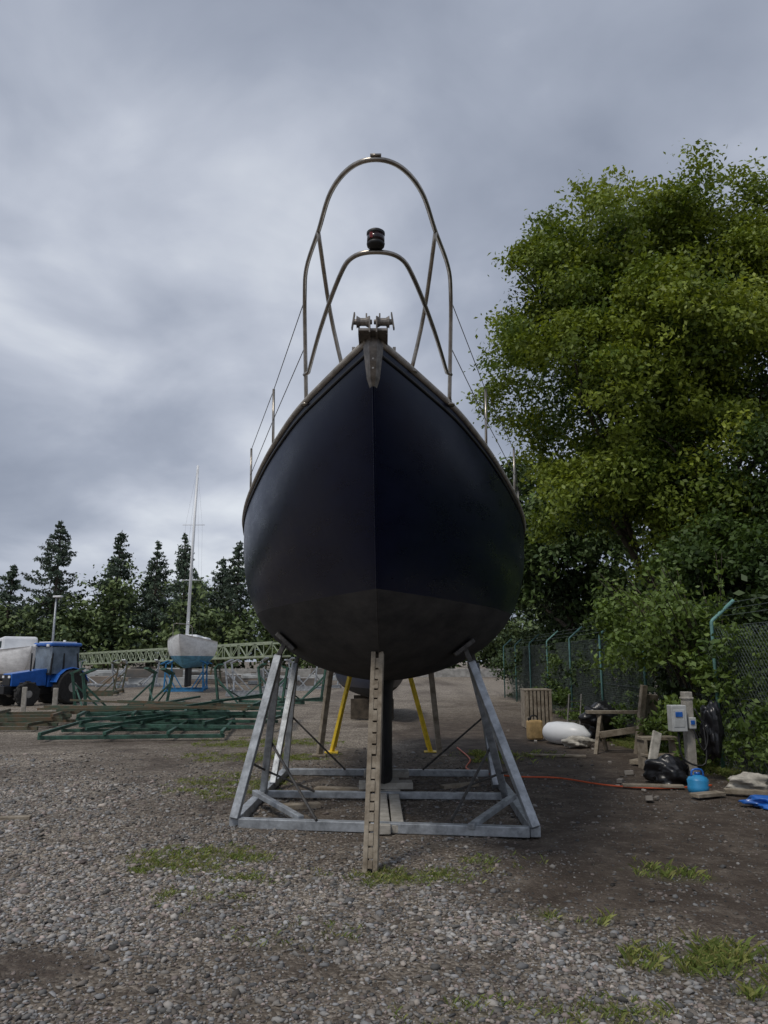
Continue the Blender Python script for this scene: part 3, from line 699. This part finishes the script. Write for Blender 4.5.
# street lamp
sl=empty('street_lamp',(-24.5,57,0))
V,F=join([tube([(-24.5,57,0),(-24.5,57,3),(-24.5,57,6.0)],[.11,.09,.06],10),tube([(-24.5,57,6.0),(-24.3,56.9,6.1),(-23.9,56.8,6.12)],.035,8,3),lathe((-24.5,57,0),(0,0,1),[(0,.16),(.9,.14),(1,.09)],12)]);obj('column',V,F,M_galv,sl,True)
V,F=box((-24.3,56.8,6.12),(.7,.3,.14),-.3);obj('lantern',V,F,M_white,sl,False,.04)
# truss gangway
gw=empty('truss_gangway',(-17,54,0));A0=Vector((-31,73,1.0));A1=Vector((-6.2,43,1.7));p=[];n=40
wd=Vector((.9,.7,0))
for off in(Vector((0,0,0)),wd):
    hh=Vector((0,0,.95))
    p.append(beam(A0+off,A1+off,.1,.1));p.append(beam(A0+off+hh,A1+off+hh*.8,.1,.1))
    for k in range(n):
        a=A0.lerp(A1,k/n)+off;b=A0.lerp(A1,(k+1)/n)+off;t=1-.2*k/n
        p.append(beam(a,b+hh*t,.04,.04) if k%2 else beam(a+hh*t,b,.04,.04));p.append(beam(a,a+hh*t,.04,.04))
p.append(beam(A0+wd*.5,A1+wd*.5,.95,.04))
V,F=join(p);obj('truss',V,F,mat('pale_green_paint',(.30,.34,.24),.6,0,.25,3),gw)
p=[]
for t in(.05,.3,.55,.8,.97):
    a=A0.lerp(A1,t)
    for dx_ in(-.4,.4):p.append(beam((a.x+.45+dx_,a.y+.35,0),(a.x+.45+dx_*.4,a.y+.35,a.z-.06),.1,.1))
    p.append(beam((a.x,a.y+.35,a.z*.5),(a.x+.9,a.y+.35,a.z*.5),.07,.07))
V,F=join(p);obj('trestles',V,F,M_rust,gw)
V,F=join([box((-40,68,.35),(110,.5,.75))]);obj('quay_wall',V,F,M_conc,None,False,.03)
cl=empty('stored_pontoon_sections',(-20,50,0));pw=[];pb=[]
for q in range(70):
    x=rng.uniform(-34,-2);y=rng.uniform(44,63)
    s=(rng.uniform(.5,3.2),rng.uniform(.3,1.0),rng.uniform(.12,.5));z0=0
    for r_ in range(rng.integers(1,3)):
        (pw if (q+r_)%2 else pb).append(box((x+rng.normal()*.1,y,z0+s[2]/2),s,.2+rng.normal()*.15));z0+=s[2]+.03
V,F=join(pw);obj('pale_sections',V,F,mat('pale_plastic',(.42,.43,.42),.6,0,.4,1),cl,False,.03)
V,F=join(pb);obj('grey_sections',V,F,mat('mixed_grey',(.10,.11,.11),.7,0,.6,.5,c2=(.28,.22,.17)),cl,False,.03)
# ---------------------------------------------------------------- fence
fe=empty('chain_link_fence',(4.65,18,0));FX=lambda y:4.62+.012*(y-10)
py=[5,7.9,10.85,13.9,16.8,19.7,22.6,25.5,28.5,31.5];p=[];w=[]
for y in py:
    x=FX(y);p.append(tube([(x,y,0),(x,y,2.02),(x+.02,y,2.05),(x+.34,y-.0,2.33)],.026,8))
for z in(.1,1.0,1.95):w.append(tube([(FX(5)+.03,5,z),(FX(31.5)+.03,31.5,z)],.004,4))
for k,z in enumerate((2.1,2.2,2.3)):w.append(tube([(FX(5)+.08+.11*k,5,z),(FX(31.5)+.08+.11*k,31.5,z)],.004,4))
V,F=join(p);obj('posts',V,F,M_teal,fe,True)
H=1.9;stp=.085
for y in np.arange(3.2,31.5,stp):
    for s in(1,-1):
        y0,y1=(y,y+H) if s>0 else(y+H,y);z0,z1=.05,.05+H
        if max(y0,y1)>31.5:continue
        w.append(beam((FX(y0)+.035+.003*s,y0,z0),(FX(y1)+.035+.003*s,y1,z1),.0042,.0042))
V,F=join(w);obj('wire_mesh',V,F,M_wire,fe)
# ---------------------------------------------------------------- right side objects
ep=empty('electric_service_post',(3.85,9.95,0))
V,F=join([box((3.85,9.95,.55),(.11,.11,1.1),.1),box((3.85,9.95,1.02),(.13,.13,.03),.1)]);obj('post',V,F,M_wood2,ep,False,.008)
V,F=join([box((3.68,9.86,.78),(.2,.13,.32),.1),box((3.68,9.80,.78),(.15,.02,.22),.1),box((3.86,9.87,.72),(.09,.08,.14),.1)]);obj('socket_box',V,F,mat('off_white_plastic',(.5,.51,.5),.5,0,.15,8),ep,False,.015)
V,F=join([box((3.68,9.787,.83),(.09,.012,.06),.1),box((3.86,9.825,.73),(.05,.012,.05),.1)]);obj('socket_covers',V,F,M_blue,ep,False,.003)
V,F=join([tube([(3.68,9.85,.62),(3.7,9.8,.3),(3.95,9.75,.25),(4.0,9.85,.7)],.012,6,5),tube([(3.9,9.85,.9),(4.02,9.8,.6),(3.95,9.78,.4),(3.86,9.85,.68)],.012,6,5)]);obj('cables',V,F,M_black,ep,True)
def lump(name,c,r,m,seed=0,n=1.0,sub=4):
    bm=bmesh.new();bmesh.ops.create_icosphere(bm,subdivisions=sub,radius=1);rr=np.random.default_rng(seed);ph=rr.random(9)*6.28
    V=[]
    for v in bm.verts:
        x,y,z=v.co;k=1+n*(.12*math.sin(3*x+ph[0]+2*y)+.10*math.sin(4*y+ph[1]+3*z)+.08*math.sin(7*z+ph[2]+4*x)+.06*math.sin(13*x+ph[3]+9*y)+.045*math.sin(17*z+11*y+ph[4])+.03*abs(math.sin(23*x+19*z+ph[5])))
        V.append((c[0]+x*k*r[0],c[1]+y*k*r[1],max(.005,c[2]+z*k*r[2])))
    F=[[v.index for v in f.verts] for f in bm.faces];bm.free();return obj(name,V,F,m,None,True)
lump('bin_bag',(3.55,9.9,.12),(.24,.2,.17),M_bag,1,1.4)
lump('bin_bag',(4.12,9.9,.62),(.13,.12,.32),M_bag,2,1.5)
lump('bin_bag',(4.05,14.9,.45),(.3,.25,.22),M_bag,4,1.4)
lump('bin_bag',(4.3,15.3,.2),(.35,.3,.25),M_bag,5,1.4)
lump('canvas_sack',(4.35,9.35,.08),(.26,.2,.11),M_sack,6,1.4)
lump('blue_tarpaulin',(4.1,8.35,.03),(.26,.16,.07),M_blue,7,1.8)
lump('canvas_sack',(3.35,13.7,.1),(.22,.18,.11),M_sack,9,1.3)
V,F=lathe((2.95,14.6,.2),(.72,-.65,-.02),[(0,.03),(.04,.1),(.12,.17),(.3,.2),(.62,.2),(.8,.16),(.9,.07),(.95,.03)],20)
obj('mooring_fender',V,F,M_white,None,True)
jc=empty('yellow_jerrycan',(3.0,14.9,0));V,F=join([box((2.85,14.9,.2),(.28,.2,.36),.2)]);obj('body',V,F,mat('dull_yellow',(.42,.28,.12),.6,0,.3,9),jc,False,.04)
V,F=join([tube([(2.77,14.88,.38),(2.79,14.88,.45),(2.89,14.9,.45),(2.91,14.9,.38)],.015,6,3),lathe((2.75,14.87,.37),(0,0,1),[(0,.03),(.05,.03)],10)]);obj('handle_and_cap',V,F,M_black,jc)
wb=empty('water_container',(3.6,9.1,0))
V,F=lathe((3.62,9.2,.0),(0,0,1),[(0,.1),(.01,.115),(.07,.12),(.08,.112),(.14,.12),(.15,.112),(.17,.10),(.19,.05),(.2,.03)],20);obj('body',V,F,M_ltblue,wb,True)
V,F=join([tube([(3.55,9.2,.18),(3.57,9.2,.25),(3.67,9.2,.25),(3.69,9.2,.18)],.012,6,3),lathe((3.62,9.2,.2),(0,0,1),[(0,.035),(.025,.035)],12)]);obj('cap_and_handle',V,F,M_blue,wb,True)
bt=empty('wooden_trestle',(3.95,13,0));p=[]
for x in(3.55,4.25):
    p+=[beam((x-.14,12.75,0),(x+.02,12.95,.62),.06,.05),beam((x+.16,13.2,0),(x,13.0,.62),.06,.05),beam((x-.1,12.8,.25),(x+.1,13.1,.25),.04,.06)]
p+=[beam((3.35,12.97,.65),(4.45,12.97,.65),.16,.05),beam((3.5,12.8,.3),(4.35,12.8,.42),.04,.1),box((4.15,12.7,.55),(.09,.09,1.1),.2,.1,.12),box((4.3,12.85,.5),(.3,.05,.9),.3,.15,.1)]
V,F=join(p);obj('frame',V,F,M_wood,bt,False,.005)
wb2=empty('leaning_board',(3.45,10.6,0));V,F=join([box((3.58,10.5,.30),(.13,.035,.55),.2,-.2,.38)]);obj('boards',V,F,M_sack,wb2,False,.01)
ss=empty('wooden_step',(3.9,11.1,0));V,F=join([box((3.85,11.1,.42),(.55,.25,.04),.1),box((3.85,11.0,.2),(.5,.2,.035),.1),box((3.62,11.08,.21),(.04,.26,.42),.1),box((4.08,11.12,.21),(.04,.26,.42),.1)]);obj('treads',V,F,M_wood,ss,False,.005)
ct=empty('slatted_crate',(3.4,17.5,0));p=[]
for k in range(7):p.append(box((3.17+.085*k,17.3,.42),(.06,.03,.8)))
p+=[box((3.42,17.34,z),(.58,.03,.07)) for z in(.1,.45,.75)]+[box((3.42,17.9,.42),(.56,.03,.8)),box((3.14,17.62,.42),(.03,.5,.8)),box((3.71,17.62,.42),(.03,.5,.8)),box((3.42,17.6,.84),(.6,.64,.03))]
V,F=join(p);obj('slats',V,F,M_wood,ct,False,.005)
V,F=join([beam((3.95,17,0),(4.1,17.3,.75),.025,.025),beam((4.22,17,0),(4.37,17.3,.75),.025,.025)]+[beam((3.97+.2*t,17+.4*t,t),(4.23+.2*t,17+.4*t,t),.02,.02) for t in(.2,.4,.6)]);obj('step_ladder',V,F,M_rod)
p=[box((3.2,9.5,.03),(.7,.1,.03),-.15),box((3.6,8.9,.03),(.4,.14,.04),.4),box((4.1,9.0,.04),(.5,.1,.05),-.3),box((2.7,12.4,.03),(.9,.12,.03),-.2),box((3.9,11.7,.05),(.8,.2,.06),.8)]
V,F=join(p);obj('scrap_timber',V,F,M_wood,None,False,.005)
p=[]
for q in range(40):
    x=rng.uniform(2.6,4.6);y=rng.uniform(8,17);s=rng.uniform(.03,.09);p.append(box((x,y,s*.3),(s*1.5,s,s*.7),rng.random()*3,rng.normal()*.2,rng.normal()*.2))
V,F=join(p);obj('rubble',V,F,mat('rubble',(.14,.12,.10),.9,0,.5,2,.3,c2=(.4,.37,.33)),None,False,.006)
pts=[(1.25,13.5,.03),(1.3,12,.03),(1.15,10.9,.03),(1.6,10.2,.03),(2.2,10.1,.03),(2.7,9.6,.03),(3.3,9.45,.03),(3.9,9.5,.04)]
pts=[(a,b,float(gh(np.array(a),np.array(b)))+.025) for a,b,c in pts]
V,F=tube(pts,.011,6,10);obj('extension_cable',V,F,M_orange,None,True)
sb=empty('sailboat',(-.1,21,0));smallhull('hull',(-.3,21,0),.1,5.5,2.0,1.25,.5,hullmat('dark_dinghy',(.02,.03,.06),(.02,.02,.02),.8,.4),sb)
V,F=join([box((-.3,20,.27),(1.1,.12,.5)),box((-.3,22,.27),(1.1,.12,.5))]);obj('chocks',V,F,M_bark,sb,False,.01)
# ---------------------------------------------------------------- world
w=bpy.data.worlds.new('World');scene.world=w;w.use_nodes=True;nt=w.node_tree;N=nt.nodes;L=nt.links
bg=N['Background'];bg.inputs['Strength'].default_value=.1
sky=N.new('ShaderNodeTexSky');sky.sky_type='NISHITA';sky.sun_disc=False;sky.sun_elevation=R(56);sky.sun_rotation=R(222)
tc=N.new('ShaderNodeTexCoord');sp=N.new('ShaderNodeSeparateXYZ');L.new(tc.outputs['Generated'],sp.inputs[0])
def mth(op,a,b=None,c=None,clamp=False):
    m=N.new('ShaderNodeMath');m.operation=op;m.use_clamp=clamp
    for i,x in enumerate((a,b,c)):
        if x is None:continue
        if isinstance(x,(int,float)):m.inputs[i].default_value=x
        else:L.new(x,m.inputs[i])
    return m.outputs[0]
zz=mth('ADD',mth('MAXIMUM',sp.outputs['Z'],0),.32)
cb=N.new('ShaderNodeCombineXYZ');L.new(mth('DIVIDE',sp.outputs['X'],zz),cb.inputs[0]);L.new(mth('DIVIDE',sp.outputs['Y'],zz),cb.inputs[1])
def nz(s,d,r,off,dist=0):
    mp=N.new('ShaderNodeMapping');mp.inputs['Location'].default_value=off;L.new(cb.outputs[0],mp.inputs[0])
    n=N.new('ShaderNodeTexNoise');n.inputs['Scale'].default_value=s;n.inputs['Detail'].default_value=d;n.inputs['Roughness'].default_value=r;n.inputs['Distortion'].default_value=dist
    L.new(mp.outputs[0],n.inputs['Vector']);return n.outputs['Fac']
n1=nz(1.2,6,.45,(3.1,1.7,0),.35);n2=nz(2.9,7,.5,(7,2,0),.4)
def lobe(d,pw):
    v=N.new('ShaderNodeVectorMath');v.operation='DOT_PRODUCT';L.new(tc.outputs['Generated'],v.inputs[0]);dd=Vector(d).normalized();v.inputs[1].default_value=dd
    return mth('POWER',mth('MAXIMUM',v.outputs['Value'],0),pw)
f=mth('ADD',mth('MULTIPLY',n1,1.25),mth('MULTIPLY',n2,.55))
f=mth('SUBTRACT',f,.40)
f=mth('ADD',f,mth('MULTIPLY',lobe((-.38,.83,.38),26),.26))
f=mth('ADD',f,mth('MULTIPLY',lobe((-.8,-.3,.5),3),.10))
f=mth('SUBTRACT',f,mth('MULTIPLY',lobe((-.35,.55,.72),30),.08))
f=mth('SUBTRACT',f,mth('MULTIPLY',lobe((-.45,.87,.13),60),.16))
rp=N.new('ShaderNodeValToRGB');L.new(f,rp.inputs[0])
els=[(.30,(2.5,2.85,3.65)),(.50,(3.7,4.1,5.0)),(.64,(5.3,5.7,6.6)),(.84,(8.2,8.6,9.1))]
while len(rp.color_ramp.elements)<4:rp.color_ramp.elements.new(.5)
for e,(p,c) in zip(rp.color_ramp.elements,els):e.position=p;e.color=(*c,1)
mx=N.new('ShaderNodeMix');mx.data_type='RGBA';mx.inputs[0].default_value=.94;L.new(sky.outputs[0],mx.inputs[6]);L.new(rp.outputs[0],mx.inputs[7]);L.new(mx.outputs[2],bg.inputs['Color'])
sd=bpy.data.lights.new('sun','SUN');sd.energy=1.5;sd.angle=R(12);sd.color=(1,.95,.87);so=bpy.data.objects.new('sun',sd);scene.collection.objects.link(so)
az=R(222);el=R(56);dirv=Vector((math.sin(az)*math.cos(el),math.cos(az)*math.cos(el),math.sin(el)))
so.rotation_euler=dirv.to_track_quat('Z','Y').to_euler();so.location=(-10,-10,20)
cd=bpy.data.cameras.new('camera');cam=bpy.data.objects.new('camera',cd);scene.collection.objects.link(cam)
cam.location=(0,0,1.5);cam.rotation_euler=(R(101),0,0);cd.sensor_fit='VERTICAL';cd.sensor_height=32;cd.lens=23.75;cd.clip_end=2000;cd.clip_start=.05
scene.camera=cam
scene.view_settings.view_transform='Standard';scene.view_settings.look='None';scene.view_settings.exposure=0
